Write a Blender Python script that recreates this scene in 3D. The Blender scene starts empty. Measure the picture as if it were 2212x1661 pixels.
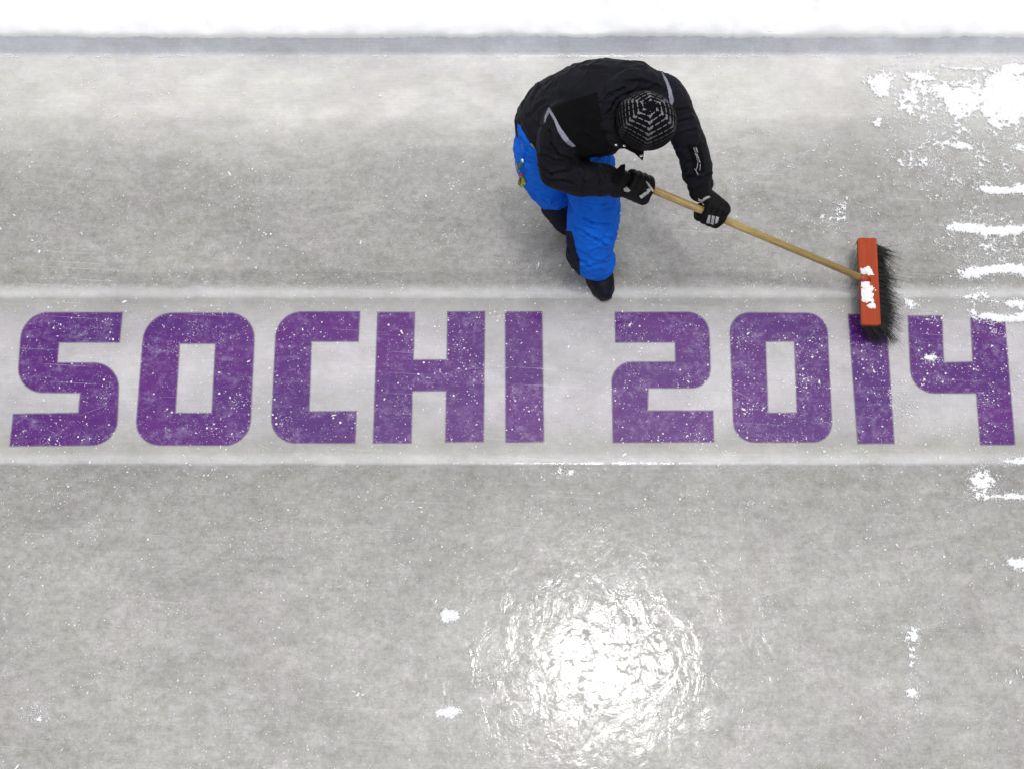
import bpy, bmesh, math, random
from mathutils import Vector, Matrix, noise, geometry
from mathutils.bvhtree import BVHTree

random.seed(7)
S = bpy.context.scene
C = S.collection
PI = math.pi

# ------------------------------------------------------------------ camera
TILT = math.atan(1.32 / 5.2)          # looking almost straight down from a bridge
DIST = 6.5
FPX, CX, CY = 1.32 * 2212, 1106.0, 830.5
cam_loc = Vector((0, -DIST * math.sin(TILT), DIST * math.cos(TILT)))
cd = bpy.data.cameras.new('camera')
cd.sensor_width = 36; cd.lens = 36 * 1.32; cd.clip_end = 500; cd.clip_start = 0.05
cam = bpy.data.objects.new('camera', cd); C.objects.link(cam)
cam.location = cam_loc; cam.rotation_euler = (TILT, 0, 0)
S.camera = cam
UP = Vector((0, math.cos(TILT), math.sin(TILT)))
FW = Vector((0, math.sin(TILT), -math.cos(TILT)))

def P(px, py, h=0.0):
    """world point at height h seen at (px, py) of the 2212x1661 photograph"""
    d = Vector(((px - CX) / FPX, 0, 0)) + UP * (-(py - CY) / FPX) + FW
    return cam_loc + d * ((h - cam_loc.z) / d.z)

def project(p):
    v = p - cam_loc; z = v.dot(FW)
    return CX + FPX * v.x / z, CY - FPX * v.dot(UP) / z

# ------------------------------------------------------------------ light
g = P(1300, 1440)
ray = (g - cam_loc).normalized()
sun_dir = Vector((ray.x, ray.y, -ray.z))          # direction towards the sun (almost overhead)
sl = bpy.data.lights.new('sun', 'SUN'); sl.energy = 0.42; sl.angle = math.radians(3.8); sl.color = (1, .985, .96)
so = bpy.data.objects.new('sun', sl); C.objects.link(so)
so.rotation_euler = sun_dir.to_track_quat('Z', 'Y').to_euler(); so.location = (0, 0, 12)

w = bpy.data.worlds.new('World'); S.world = w; w.use_nodes = True
nt = w.node_tree; nt.nodes.clear()
sky = nt.nodes.new('ShaderNodeTexSky'); sky.sky_type = 'NISHITA'; sky.sun_disc = False
sky.sun_elevation = math.asin(max(-1, min(1, sun_dir.z))); sky.sun_rotation = math.atan2(sun_dir.x, sun_dir.y)
sky.air_density = 1.0; sky.dust_density = 4.0; sky.ozone_density = 1.0
hs = nt.nodes.new('ShaderNodeHueSaturation'); hs.inputs['Saturation'].default_value = 0.16
bg = nt.nodes.new('ShaderNodeBackground'); bg.inputs['Strength'].default_value = 0.138
wo = nt.nodes.new('ShaderNodeOutputWorld')
nt.links.new(sky.outputs[0], hs.inputs['Color']); nt.links.new(hs.outputs[0], bg.inputs['Color'])
nt.links.new(bg.outputs[0], wo.inputs['Surface'])

S.view_settings.view_transform = 'Standard'; S.view_settings.look = 'None'
S.view_settings.gamma = 1; S.view_settings.exposure = 0.25; S.view_settings.use_curve_mapping = False

# ------------------------------------------------------------------ node helpers
class N:
    def __init__(s, name):
        s.m = bpy.data.materials.new(name); s.m.use_nodes = True
        s.t = s.m.node_tree; s.n = s.t.nodes; s.l = s.t.links
        s.b = s.n['Principled BSDF']
    def link(s, a, b): s.l.new(a, b)
    def put(s, v, inp):
        if isinstance(v, bpy.types.NodeSocket): s.l.new(v, inp)
        else: inp.default_value = v
    def math(s, op, a, b=None, c=None, clamp=False):
        n = s.n.new('ShaderNodeMath'); n.operation = op; n.use_clamp = clamp
        s.put(a, n.inputs[0])
        if b is not None: s.put(b, n.inputs[1])
        if c is not None: s.put(c, n.inputs[2])
        return n.outputs[0]
    def pos(s):
        return s.n.new('ShaderNodeNewGeometry').outputs['Position']
    def obj(s):
        return s.n.new('ShaderNodeTexCoord').outputs['Object']
    def scale(s, v, sc):
        n = s.n.new('ShaderNodeMapping'); n.inputs['Scale'].default_value = sc; s.l.new(v, n.inputs['Vector']); return n.outputs[0]
    def noise(s, v, scale, detail=4, rough=.55, dist=0):
        n = s.n.new('ShaderNodeTexNoise'); s.l.new(v, n.inputs['Vector'])
        n.inputs['Scale'].default_value = scale; n.inputs['Detail'].default_value = detail
        n.inputs['Roughness'].default_value = rough; n.inputs['Distortion'].default_value = dist
        return n.outputs['Fac']
    def voro(s, v, scale, feat='F1'):
        n = s.n.new('ShaderNodeTexVoronoi'); n.feature = feat; s.l.new(v, n.inputs['Vector']); n.inputs['Scale'].default_value = scale
        return n
    def rng(s, v, a, b, c, d):
        n = s.n.new('ShaderNodeMapRange'); n.clamp = True
        s.l.new(v, n.inputs['Value'])
        for k, x in zip(('From Min', 'From Max', 'To Min', 'To Max'), (a, b, c, d)): n.inputs[k].default_value = x
        return n.outputs[0]
    def mix(s, f, a, b, mode='MIX'):
        n = s.n.new('ShaderNodeMix'); n.data_type = 'RGBA'; n.blend_type = mode
        s.put(f, n.inputs[0]); s.put(a, n.inputs[6]); s.put(b, n.inputs[7]); return n.outputs[2]
    def ramp(s, f, stops):
        n = s.n.new('ShaderNodeValToRGB'); s.l.new(f, n.inputs[0]); e = n.color_ramp.elements
        while len(e) > 1: e.remove(e[-1])
        e[0].position = stops[0][0]; e[0].color = stops[0][1]
        for p, c in stops[1:]:
            k = e.new(p); k.color = c
        return n.outputs[0]
    def grey(s, v):
        n = s.n.new('ShaderNodeCombineColor')
        for i in range(3): s.l.new(v, n.inputs[i])
        return n.outputs[0]
    def bump(s, h, strength, dist, prev=None):
        n = s.n.new('ShaderNodeBump'); s.l.new(h, n.inputs['Height'])
        n.inputs['Strength'].default_value = strength; n.inputs['Distance'].default_value = dist
        if prev is not None: s.l.new(prev, n.inputs['Normal'])
        return n.outputs[0]
    def set(s, **k):
        for a, v in k.items(): s.put(v, s.b.inputs[a.replace('_', ' ')])
        return s.m

def rgb(r, g, b): return (r, g, b, 1)

# ---- ice surface, shared by the plain ice and the painted letters
def ice_surface(n, is_paint=False):
    pos = n.pos()
    sep = n.n.new('ShaderNodeSeparateXYZ'); n.link(pos, sep.inputs[0])
    X, Y = sep.outputs[0], sep.outputs[1]
    cloud = n.noise(n.scale(pos, (.8, 1.6, 1)), 1.7, 5, .55)
    cloud2 = n.noise(n.scale(pos, (1, 1.5, 1)), 6.0, 5, .6)
    mott = n.noise(pos, 34, 6, .68, .3)
    mott2 = n.noise(n.scale(pos, (1, 1.3, 1)), 95, 5, .7)
    fine = n.noise(pos, 260, 3, .7)
    streak = n.noise(n.scale(pos, (1.3, 55, 1)), 4.0, 4, .6)
    hair = n.noise(n.scale(pos, (4, 300, 1)), 2.0, 2, .6)
    v1 = n.voro(pos, 42); sp1 = n.math('MULTIPLY', n.rng(v1.outputs['Distance'], .10, .17, 1, 0),
                                        n.rng(n.noise(pos, 3.2, 3, .6), .50, .60, 0, 1))
    v2 = n.voro(pos, 110); sp2 = n.math('MULTIPLY', n.rng(v2.outputs['Distance'], .14, .26, 1, 0),
                                         n.rng(n.noise(pos, 9, 4, .7), .54, .62, 0, 1))
    tick = n.voro(n.scale(pos, (1, .22, 1)), 34).outputs['Distance']
    tick = n.math('MULTIPLY', n.rng(tick, .035, .075, 1, 0), n.rng(n.noise(pos, 4.5, 3, .6), .50, .58, 0, 1))
    def rotn(ang, sc, off):
        mp = n.n.new('ShaderNodeMapping'); mp.inputs['Rotation'].default_value = (0, 0, ang); mp.inputs['Location'].default_value = (off, off, 0)
        n.link(pos, mp.inputs['Vector']); return n.noise(n.scale(mp.outputs[0], sc), 1.0, 2, .5)
    scr = n.math('MAXIMUM', n.rng(rotn(.5, (2.2, 170, 1), 3), .735, .765, 0, 1), n.rng(rotn(-.35, (1.6, 140, 1), 9), .74, .77, 0, 1))
    scr = n.math('MAXIMUM', scr, n.rng(rotn(.06, (1.2, 190, 1), 21), .70, .74, 0, 1))
    patch = n.noise(n.scale(pos, (1, 1.5, 1)), 13, 6, .62, .6)
    return dict(X=X, Y=Y, cloud=cloud, cloud2=cloud2, mott=mott, mott2=mott2, fine=fine, streak=streak, hair=hair, tick=tick, scr=scr, patch=patch, sp1=sp1, sp2=sp2, pos=pos)

def yw(py): return P(1106, py).y

def ice_material():
    n = N('frosted_ice'); s = ice_surface(n)
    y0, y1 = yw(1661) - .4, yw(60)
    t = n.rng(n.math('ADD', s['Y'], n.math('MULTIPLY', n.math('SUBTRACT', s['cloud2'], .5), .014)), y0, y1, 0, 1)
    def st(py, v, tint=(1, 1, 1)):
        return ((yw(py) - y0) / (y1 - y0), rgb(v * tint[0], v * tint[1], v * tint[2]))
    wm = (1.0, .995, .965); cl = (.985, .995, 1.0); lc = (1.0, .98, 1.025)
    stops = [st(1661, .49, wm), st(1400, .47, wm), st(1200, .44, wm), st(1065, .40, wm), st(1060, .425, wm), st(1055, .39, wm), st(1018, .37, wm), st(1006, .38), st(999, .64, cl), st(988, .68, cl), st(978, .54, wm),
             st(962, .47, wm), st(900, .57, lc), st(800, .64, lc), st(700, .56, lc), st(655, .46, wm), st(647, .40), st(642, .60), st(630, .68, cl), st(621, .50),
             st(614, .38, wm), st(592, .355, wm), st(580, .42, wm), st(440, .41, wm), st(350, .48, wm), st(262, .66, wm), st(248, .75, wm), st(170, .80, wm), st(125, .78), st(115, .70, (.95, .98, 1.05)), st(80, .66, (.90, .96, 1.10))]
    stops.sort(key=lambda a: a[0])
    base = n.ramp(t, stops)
    f = n.math('MULTIPLY', n.rng(s['cloud'], .3, .7, .86, 1.14), n.rng(s['cloud2'], .3, .7, .90, 1.10))
    # the lettered lane was sprayed smooth and milky: weaker mottling there
    lane = n.math('MULTIPLY', n.rng(s['Y'], yw(1000), yw(985), 0, 1), n.rng(s['Y'], yw(650), yw(640), 1, 0))
    top = n.rng(s['Y'], yw(420), yw(240), 0, 1)
    calm = n.math('MAXIMUM', lane, top)
    line = n.math('MAXIMUM', n.math('MULTIPLY', n.rng(s['Y'], yw(1010), yw(1000), 0, 1), n.rng(s['Y'], yw(985), yw(975), 1, 0)), n.math('MULTIPLY', n.rng(s['Y'], yw(652), yw(645), 0, 1), n.rng(s['Y'], yw(626), yw(618), 1, 0)))
    calm = n.math('MAXIMUM', calm, n.math('MULTIPLY', line, 1.0))
    amp = n.rng(calm, 0, 1, 1, .30)
    m = n.math('ADD', n.rng(s['mott'], .3, .7, -.17, .19), n.rng(s['mott2'], .3, .7, -.15, .17))
    m = n.math('ADD', m, n.rng(s['fine'], .3, .7, -.07, .07))
    m = n.math('ADD', m, n.rng(s['patch'], .3, .7, -.13, .15))
    m = n.math('ADD', 1.0, n.math('MULTIPLY', m, amp))
    f = n.math('MULTIPLY', f, m)
    f = n.math('MULTIPLY', f, n.rng(s['streak'], .3, .7, .94, 1.06))
    f = n.math('MULTIPLY', f, n.rng(s['hair'], .3, .7, .775, .815))
    base = n.mix(1.0, base, n.grey(f), 'MULTIPLY')
    base = n.mix(1.0, base, n.mix(n.rng(s['patch'], .36, .62, 0, 1), rgb(.995, .985, .95), rgb(1.0, .985, 1.0)), 'MULTIPLY')
    base = n.mix(1.0, base, n.mix(n.rng(n.noise(s['pos'], 2.3, 4, .6), .36, .64, 0, 1), rgb(.988, .996, .972), rgb(1.012, .99, 1.0)), 'MULTIPLY')
    base = n.mix(n.math('MULTIPLY', n.math('MAXIMUM', s['scr'], s['tick']), .38), base, rgb(.80, .80, .80))
    spk = n.math('MAXIMUM', n.math('MULTIPLY', s['sp1'], .75), n.math('MULTIPLY', s['sp2'], .6), clamp=True)
    base = n.mix(spk, base, rgb(.80, .80, .80))
    h = n.math('ADD', n.math('MULTIPLY', s['mott'], .36), n.math('MULTIPLY', s['mott2'], .30))
    b1 = n.bump(n.noise(n.scale(s['pos'], (1.25, .85, 1)), 7.0, 4, .55, .6), .5, .0046)
    b2 = n.bump(h, .35, .0010, b1)
    rough = n.math('MAXIMUM', n.rng(s['mott'], .42, .62, .03, .14), n.rng(n.noise(n.scale(s['pos'], (1, 1.8, 1)), 16, 6, .7, 1.0), .50, .60, 0, .38))
    return n.set(Base_Color=base, Roughness=rough, IOR=1.31, Normal=b2)

def paint_material():
    n = N('purple_under_ice'); s = ice_surface(n)
    a = n.mix(n.rng(s['cloud'], .35, .65, 0, 1), rgb(.064, .003, .146), rgb(.098, .006, .170))
    fr = n.math('ADD', n.rng(s['mott'], .50, .70, 0, .30), n.rng(s['mott2'], .54, .74, 0, .36))
    fr = n.math('ADD', fr, n.rng(s['patch'], .50, .68, 0, .22))
    fr = n.math('MULTIPLY', fr, n.rng(s['cloud2'], .40, .60, .08, 1.2))
    base = n.mix(fr, a, rgb(.42, .35, .54))
    veil = n.rng(s['streak'], .3, .7, .0, .05)
    base = n.mix(veil, base, rgb(.45, .42, .55))
    base = n.mix(n.math('MULTIPLY', n.math('MAXIMUM', s['scr'], s['tick']), .45), base, rgb(.70, .66, .78))
    spk = n.math('MAXIMUM', n.math('MULTIPLY', s['sp1'], .8), n.math('MULTIPLY', s['sp2'], .7), clamp=True)
    base = n.mix(spk, base, rgb(.80, .78, .84))
    h = n.math('ADD', n.math('MULTIPLY', s['mott'], .6), n.math('MULTIPLY', s['mott2'], .35))
    at = n.n.new('ShaderNodeAttribute'); at.attribute_name = 'depth_in_ice'
    al = n.math('ADD', at.outputs['Fac'], n.math('MULTIPLY', n.math('SUBTRACT', s['mott2'], .5), .5))
    base = n.mix(n.rng(at.outputs['Fac'], .2, 1, .25, 0), base, rgb(.42, .38, .46))
    al = n.rng(al, .12, .88, 0, 1)
    return n.set(Alpha=al, Base_Color=base, Roughness=n.rng(s['mott'], .40, .62, .06, .24), IOR=1.31, Normal=n.bump(h, .42, .0016))

def snow_material():
    n = N('snow'); p = n.pos()
    h = n.noise(p, 90, 5, .7)
    base = n.mix(n.rng(n.noise(p, 14, 4, .6), .35, .65, 0, 1), rgb(.86, .865, .88), rgb(.90, .90, .90))
    return n.set(Base_Color=base, Roughness=.65, Normal=n.bump(h, .6, .004))

def chip_material():
    n = N('ice_chip'); return n.set(Base_Color=rgb(.88, .89, .90), Roughness=.35, IOR=1.31)

def fabric(name, col, col2=None, rough=.7, weave=900, wr=.0, scale=22, spec=.35):
    n = N(name); p = n.pos()
    base = rgb(*col)
    if col2: base = n.mix(n.rng(n.noise(p, 9, 4, .6), .35, .65, 0, 1), rgb(*col), rgb(*col2))
    b = n.bump(n.noise(p, scale, 3, .5, 1.2), .35 + wr, .012)
    b = n.bump(n.noise(p, weave, 1, .5), .25, .0006, b)
    return n.set(Base_Color=base, Roughness=rough, Normal=b, Specular_IOR_Level=spec)

M_ICE = ice_material(); M_PAINT = paint_material(); M_SNOW = snow_material(); M_CHIP = chip_material()
M_JACKET = fabric('black_nylon', (.0040, .0042, .0065), (.0068, .0072, .0125), .7, spec=.16)
M_JBLACK = fabric('black_matte_panel', (.0028, .0028, .0034), (.004, .004, .0048), .85, spec=.10)
M_BLUE = fabric('blue_nylon', (.003, .106, .60), (.004, .138, .70), .6, 700, .2, 13, .12)
M_NAVY = fabric('navy_gaiter', (.008, .009, .018), (.012, .013, .024), .75, spec=.15)
M_BOOT = fabric('navy_boot', (.002, .003, .010), (.004, .005, .014), .55, spec=.2)
M_GLOVE = fabric('black_glove_leather', (.0018, .0018, .0022), (.0045, .0045, .005), .5, 500, .2, 60, .14)
M_GREY = fabric('reflective_grey', (.30, .30, .37), (.20, .20, .27), .5, 700, .3, 45)
M_PRINT = fabric('pale_print', (.42, .42, .43), (.30, .30, .31), .6)
M_SKIN = fabric('skin', (.55, .32, .23), None, .5)
M_HAIR = fabric('brown_hair', (.03, .018, .01), None, .6)
M_SOLE = fabric('black_rubber', (.01, .01, .011), None, .6)

def metal():
    n = N('steel'); return n.set(Base_Color=rgb(.7, .7, .72), Metallic=1.0, Roughness=.25)
M_STEEL = metal()
def flat(name, c, r=.5, sc=60):
    n = N(name); p = n.pos()
    base = n.mix(n.rng(n.noise(p, sc, 4, .6), .35, .65, 0, 1), rgb(*[x * .82 for x in c]), rgb(*c))
    return n.set(Base_Color=base, Roughness=r)
M_ORANGE = None
def block_material():
    n = N('orange_lacquered_wood'); p = n.obj()
    base = n.mix(n.rng(n.noise(n.scale(p, (1, .06, 1)), 90, 4, .6), .35, .65, 0, 1), rgb(.33, .045, .014), rgb(.41, .060, .018))
    base = n.mix(n.rng(n.noise(p, 50, 5, .7), .60, .68, 0, .5), base, rgb(.24, .03, .01))
    return n.set(Base_Color=base, Roughness=.55, Specular_IOR_Level=.15)
M_ORANGE = block_material()
def wood():
    n = N('handle_wood'); p = n.obj()
    g1 = n.noise(n.scale(p, (1, 1, .05)), 160, 5, .6)
    base = n.mix(n.rng(g1, .35, .65, 0, 1), rgb(.30, .20, .065), rgb(.47, .34, .125))
    base = n.mix(n.rng(n.noise(n.scale(p, (1, 1, .3)), 26, 4, .7), .5, .72, 0, .65), base, rgb(.17, .115, .04))
    return n.set(Base_Color=base, Roughness=.5, Normal=n.bump(g1, .3, .001))
M_WOOD = wood()
M_BRISTLE = flat('black_bristle', (.008, .008, .008), .5)
M_EDGE = flat('bare_wood_edge', (.45, .30, .16), .6)
M_GREEN = flat('green_ribbon', (.01, .16, .07)); M_RED = flat('red_bead', (.5, .01, .02)); M_YEL = flat('yellow_green_toy', (.42, .45, .03))
M_LBROWN = flat('brown_toy', (.16, .09, .03))

# beanie knit: concentric dashed hexagons around the crown
def beanie_material():
    n = N('patterned_knit'); p = n.obj()
    sep = n.n.new('ShaderNodeSeparateXYZ'); n.link(p, sep.inputs[0]); x, y, z = sep.outputs
    rr = n.math('SQRT', n.math('ADD', n.math('MULTIPLY', x, x), n.math('MULTIPLY', y, y)))
    th = n.math('ARCTAN2', rr, z)                       # 0 at the crown
    ph = n.math('ADD', n.math('ARCTAN2', y, x), PI)
    q = n.math('DIVIDE', ph, PI / 3)
    sec = n.math('FLOOR', q); fr = n.math('SUBTRACT', n.math('FRACT', q), .5)
    hexr = n.math('MULTIPLY', th, n.math('COSINE', n.math('MULTIPLY', fr, PI / 3)))
    step = n.math('MULTIPLY', n.math('MODULO', sec, 2), .075)
    tilt = n.math('MULTIPLY', fr, .05)
    r = n.math('ADD', n.math('ADD', hexr, tilt), step)
    k = n.math('FRACT', n.math('MULTIPLY', r, 6.3))
    line = n.math('MULTIPLY', n.math('GREATER_THAN', k, .30), n.math('LESS_THAN', k, .48))
    dash = n.math('GREATER_THAN', n.math('FRACT', n.math('MULTIPLY', n.math('MULTIPLY', fr, th), 5.0)), .26)
    fine = n.math('GREATER_THAN', n.math('FRACT', n.math('MULTIPLY', n.math('MULTIPLY', ph, rr), 260)), .3)
    edge = n.math('MULTIPLY', n.math('GREATER_THAN', n.math('ABSOLUTE', fr), .38), n.math('GREATER_THAN', k, .18))
    edge = n.math('MULTIPLY', edge, n.math('LESS_THAN', k, .66))
    m = n.math('MAXIMUM', n.math('MULTIPLY', line, dash), edge)
    m = n.math('MULTIPLY', m, n.math('GREATER_THAN', th, .17))
    m = n.math('MULTIPLY', m, n.rng(th, .5, 1.3, 1, .14))  # pattern dimmed towards the rim: shading painted into the knit colour
    m = n.math('MULTIPLY', m, n.math('ADD', .55, n.math('MULTIPLY', fine, .45)))
    base = n.mix(m, rgb(.0035, .0035, .005), rgb(.22, .22, .23))
    wv = n.noise(n.scale(p, (1, 1, 1)), 420, 2, .5)
    return n.set(Base_Color=base, Roughness=.85, Specular_IOR_Level=.08, Normal=n.bump(wv, .5, .002))
M_BEANIE = beanie_material()

# ------------------------------------------------------------------ object helpers
def tag(o, label=None, cat=None, group=None, kind=None):
    if label: o['label'] = label
    if cat: o['category'] = cat
    if group: o['group'] = group
    if kind: o['kind'] = kind
    return o

def link(name, me, mat=None, parent=None, smooth=True):
    o = bpy.data.objects.new(name, me); C.objects.link(o)
    if mat: me.materials.append(mat)
    if smooth: me.polygons.foreach_set('use_smooth', [True] * len(me.polygons))
    if parent:
        o.parent = parent
        o.matrix_parent_inverse = Matrix.Translation(-parent_world(parent))
    return o

def parent_world(p):
    v = Vector(p.location)
    while p.parent is not None:
        p = p.parent
        v = v  # children sit at the world origin, so only the root's offset counts
        return Vector((0, 0, 0))
    return v

def empty(name, loc=(0, 0, 0)):
    o = bpy.data.objects.new(name, None); C.objects.link(o); o.location = loc; o.empty_display_size = .2; return o

def mesh(name, vs, fs, mat=None, parent=None, smooth=True):
    me = bpy.data.meshes.new(name); me.from_pydata([tuple(v) for v in vs], [], fs); me.update()
    return link(name, me, mat, parent, smooth)

class MB:
    def __init__(s): s.v = []; s.f = []
    def tube(s, pts, rads, side=Vector((1, 0, 0)), seg=20, cap=True, steps=6):
        """pts: centre points, rads: (ra along side, rb across) or a number"""
        pts = [Vector(p) for p in pts]; R = [(r, r) if isinstance(r, (int, float)) else r for r in rads]
        # Catmull-Rom resample
        P2, R2 = [], []
        nn = len(pts)
        for i in range(nn - 1):
            p0, p1, p2, p3 = pts[max(i - 1, 0)], pts[i], pts[i + 1], pts[min(i + 2, nn - 1)]
            for k in range(steps):
                t = k / steps
                P2.append(.5 * ((2 * p1) + (p2 - p0) * t + (2 * p0 - 5 * p1 + 4 * p2 - p3) * t * t + (-p0 + 3 * p1 - 3 * p2 + p3) * t ** 3))
                u = t * t * (3 - 2 * t)
                R2.append(tuple(R[i][j] * (1 - u) + R[i + 1][j] * u for j in (0, 1)))
        P2.append(pts[-1]); R2.append(R[-1])
        T = [(P2[min(i + 1, len(P2) - 1)] - P2[max(i - 1, 0)]).normalized() for i in range(len(P2))]
        if cap:
            a, ra, ta = P2[0], R2[0], T[0]; b, rb, tb = P2[-1], R2[-1], T[-1]
            pre, post, pr, qr = [], [], [], []
            for th in (75, 55, 35, 15):
                c, sn = math.cos(math.radians(th)), math.sin(math.radians(th))
                pre.append(a - ta * sn * min(ra)); pr.append((ra[0] * c, ra[1] * c))
            for th in (15, 35, 55, 75):
                c, sn = math.cos(math.radians(th)), math.sin(math.radians(th))
                post.append(b + tb * sn * min(rb)); qr.append((rb[0] * c, rb[1] * c))
            P2 = pre + P2 + post; R2 = pr + R2 + qr; T = [ta] * 4 + T + [tb] * 4
        base = len(s.v); prev = None
        for p, r, t in zip(P2, R2, T):
            x = side - t * side.dot(t)
            if x.length < 1e-3: x = t.orthogonal()
            x.normalize()
            y = t.cross(x).normalized()
            for k in range(seg):
                a = 2 * PI * k / seg
                s.v.append(p + x * (r[0] * math.cos(a)) + y * (r[1] * math.sin(a)))
        n = len(P2)
        for i in range(n - 1):
            for k in range(seg):
                a = base + i * seg + k; b = base + i * seg + (k + 1) % seg
                s.f.append((a, b, b + seg, a + seg))
        s.f.append(tuple(base + k for k in reversed(range(seg))))
        s.f.append(tuple(base + (n - 1) * seg + k for k in range(seg)))
        return s
    def ball(s, c, r, axes=None, seg=20, rings=12):
        c = Vector(c); r = (r, r, r) if isinstance(r, (int, float)) else r
        A = axes or (Vector((1, 0, 0)), Vector((0, 1, 0)), Vector((0, 0, 1)))
        base = len(s.v)
        s.v.append(c + A[2] * r[2])
        for i in range(1, rings):
            th = PI * i / rings
            for k in range(seg):
                a = 2 * PI * k / seg
                s.v.append(c + A[0] * (r[0] * math.sin(th) * math.cos(a)) + A[1] * (r[1] * math.sin(th) * math.sin(a)) + A[2] * (r[2] * math.cos(th)))
        s.v.append(c - A[2] * r[2]); last = len(s.v) - 1
        for k in range(seg):
            s.f.append((base, base + 1 + k, base + 1 + (k + 1) % seg))
            s.f.append((last, last - seg + (k + 1) % seg, last - seg + k))
        for i in range(rings - 2):
            for k in range(seg):
                a = base + 1 + i * seg + k; b = base + 1 + i * seg + (k + 1) % seg
                s.f.append((a, a + seg, b + seg, b))
        return s
    def build(s, name, mat, parent=None, smooth=True):
        return mesh(name, s.v, s.f, mat, parent, smooth)
    def remesh(s, name, mat, parent=None, voxel=.007, smooth=6, disp=None):
        """union everything into one continuous skin, smooth it, then add folds"""
        me = bpy.data.meshes.new('tmp'); me.from_pydata([tuple(v) for v in s.v], [], s.f); me.update()
        bm = bmesh.new(); bm.from_mesh(me); bmesh.ops.recalc_face_normals(bm, faces=bm.faces); bm.to_mesh(me); bm.free()
        o = bpy.data.objects.new('tmp', me); C.objects.link(o)
        m = o.modifiers.new('r', 'REMESH'); m.mode = 'VOXEL'; m.voxel_size = voxel; m.use_smooth_shade = True
        if smooth:
            k = o.modifiers.new('s', 'SMOOTH'); k.factor = .5; k.iterations = smooth
        dg = bpy.context.evaluated_depsgraph_get(); dg.update()
        out = bpy.data.meshes.new_from_object(o.evaluated_get(dg)); out.name = name
        bpy.data.objects.remove(o); bpy.data.meshes.remove(me)
        if disp:
            nr = [v.normal.copy() for v in out.vertices]
            for v, q in zip(out.vertices, nr): v.co = v.co + q * disp(v.co, q)
            out.update()
        return link(name, out, mat, parent)

def bvh_of(objs):
    vs, fs = [], []
    for o in objs:
        b = len(vs); vs += [v.co.copy() for v in o.data.vertices]; fs += [tuple(b + i for i in p.vertices) for p in o.data.polygons]
    return BVHTree.FromPolygons(vs, fs)

def inside(poly, x, y):
    c = False; j = len(poly) - 1
    for i in range(len(poly)):
        xi, yi = poly[i]; xj, yj = poly[j]
        if (yi > y) != (yj > y) and x < (xj - xi) * (y - yi) / (yj - yi) + xi: c = not c
        j = i
    return c

def applique(name, objs, polys, mat, parent, lift=.002, step=1.0, smooth_poly=False):
    """a thin piece of cloth sewn onto a garment: it lies on the garment's surface"""
    tree = bvh_of(objs)
    if polys and not isinstance(polys[0], list): polys = [polys]
    vs, fs, idx = [], [], {}
    xs = [p[0] for q in polys for p in q]; ys = [p[1] for q in polys for p in q]
    def vert(i, j):
        if (i, j) in idx: return idx[(i, j)]
        x = x0 + i * step; y = y0 + j * step
        d = (P(x, y, 0) - cam_loc).normalized()
        hit, nrm, _, _ = tree.ray_cast(cam_loc, d)
        if hit is None: idx[(i, j)] = None; return None
        if nrm.dot(d) > 0: nrm = -nrm
        vs.append(hit + nrm * lift); idx[(i, j)] = len(vs) - 1; return idx[(i, j)]
    x0, y0 = min(xs) - 1, min(ys) - 1
    for i in range(int((max(xs) - x0) / step) + 2):
        for j in range(int((max(ys) - y0) / step) + 2):
            cx, cy = x0 + (i + .5) * step, y0 + (j + .5) * step
            if any(inside(q, cx, cy) for q in polys):
                q = [vert(i, j), vert(i, j + 1), vert(i + 1, j + 1), vert(i + 1, j)]
                if None in q: continue
                if max((vs[a] - vs[b]).length for a in q for b in q) > .05: continue
                fs.append(tuple(q))
    o = mesh(name, vs, fs, mat, parent)
    m = o.modifiers.new('thick', 'SOLIDIFY'); m.thickness = lift * 1.2; m.offset = -1
    return o

def stroke(pts, w):
    """polygon of a pen stroke through pts (photo px)"""
    L, R = [], []
    for i, p in enumerate(pts):
        a = pts[max(i - 1, 0)]; b = pts[min(i + 1, len(pts) - 1)]
        dx, dy = b[0] - a[0], b[1] - a[1]; l = math.hypot(dx, dy) or 1
        L.append((p[0] - dy / l * w / 2, p[1] + dx / l * w / 2)); R.append((p[0] + dy / l * w / 2, p[1] - dx / l * w / 2))
    return L + R[::-1]

def fbm(p, o=4):
    return noise.fractal(p, 1.0, 2.0, o)

# ------------------------------------------------------------------ ice track
def groove(y):
    z = 0.0
    for py, hgt, wd in ((632, .0004, .016), (645, -.0006, .006), (990, .0004, .014), (1003, -.0006, .007), (603, -.0003, .01), (255, .0008, .03)):
        z += hgt * math.exp(-((y - yw(py)) / wd) ** 2)
    return z
yb = yw(121)                      # foot of the low side wall
ys = [-3.2 + i * .02 for i in range(int((yb + 3.2) / .02))]
for py in (632, 645, 990, 1003, 603):
    ys += [yw(py) + k * .003 for k in range(-9, 10)]
ys = sorted(set(round(y, 4) for y in ys if y < yb - .012))
ys = [y for i, y in enumerate(ys) if i == 0 or y - ys[i - 1] > .0012]
prof = [(y, groove(y)) for y in ys]
for k in range(0, 9):             # fillet and wall
    a = k / 8 * math.radians(53)
    prof.append((yb - .01 + .035 * math.sin(a), .035 * (1 - math.cos(a))))
wy, wz = prof[-1]
for k in range(1, 7): prof.append((wy + .0108 * k, wz + .0143 * k))
wall_y, wall_z = prof[-1]
pre = []
for k in range(9):                # the matching wall on the near side, out of frame
    a = k / 8 * math.radians(53); pre.append((-3.21 - .035 * math.sin(a), .035 * (1 - math.cos(a))))
for k in range(1, 7): pre.append((pre[8][0] - .0108 * k, pre[8][1] + .0143 * k))
prof = pre[::-1] + prof
xs = [-20, -10, -5] + [-3 + .25 * i for i in range(25)] + [5, 10, 20]
vs = [(x, y, z) for x in xs for (y, z) in prof]; m_ = len(prof)
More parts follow.
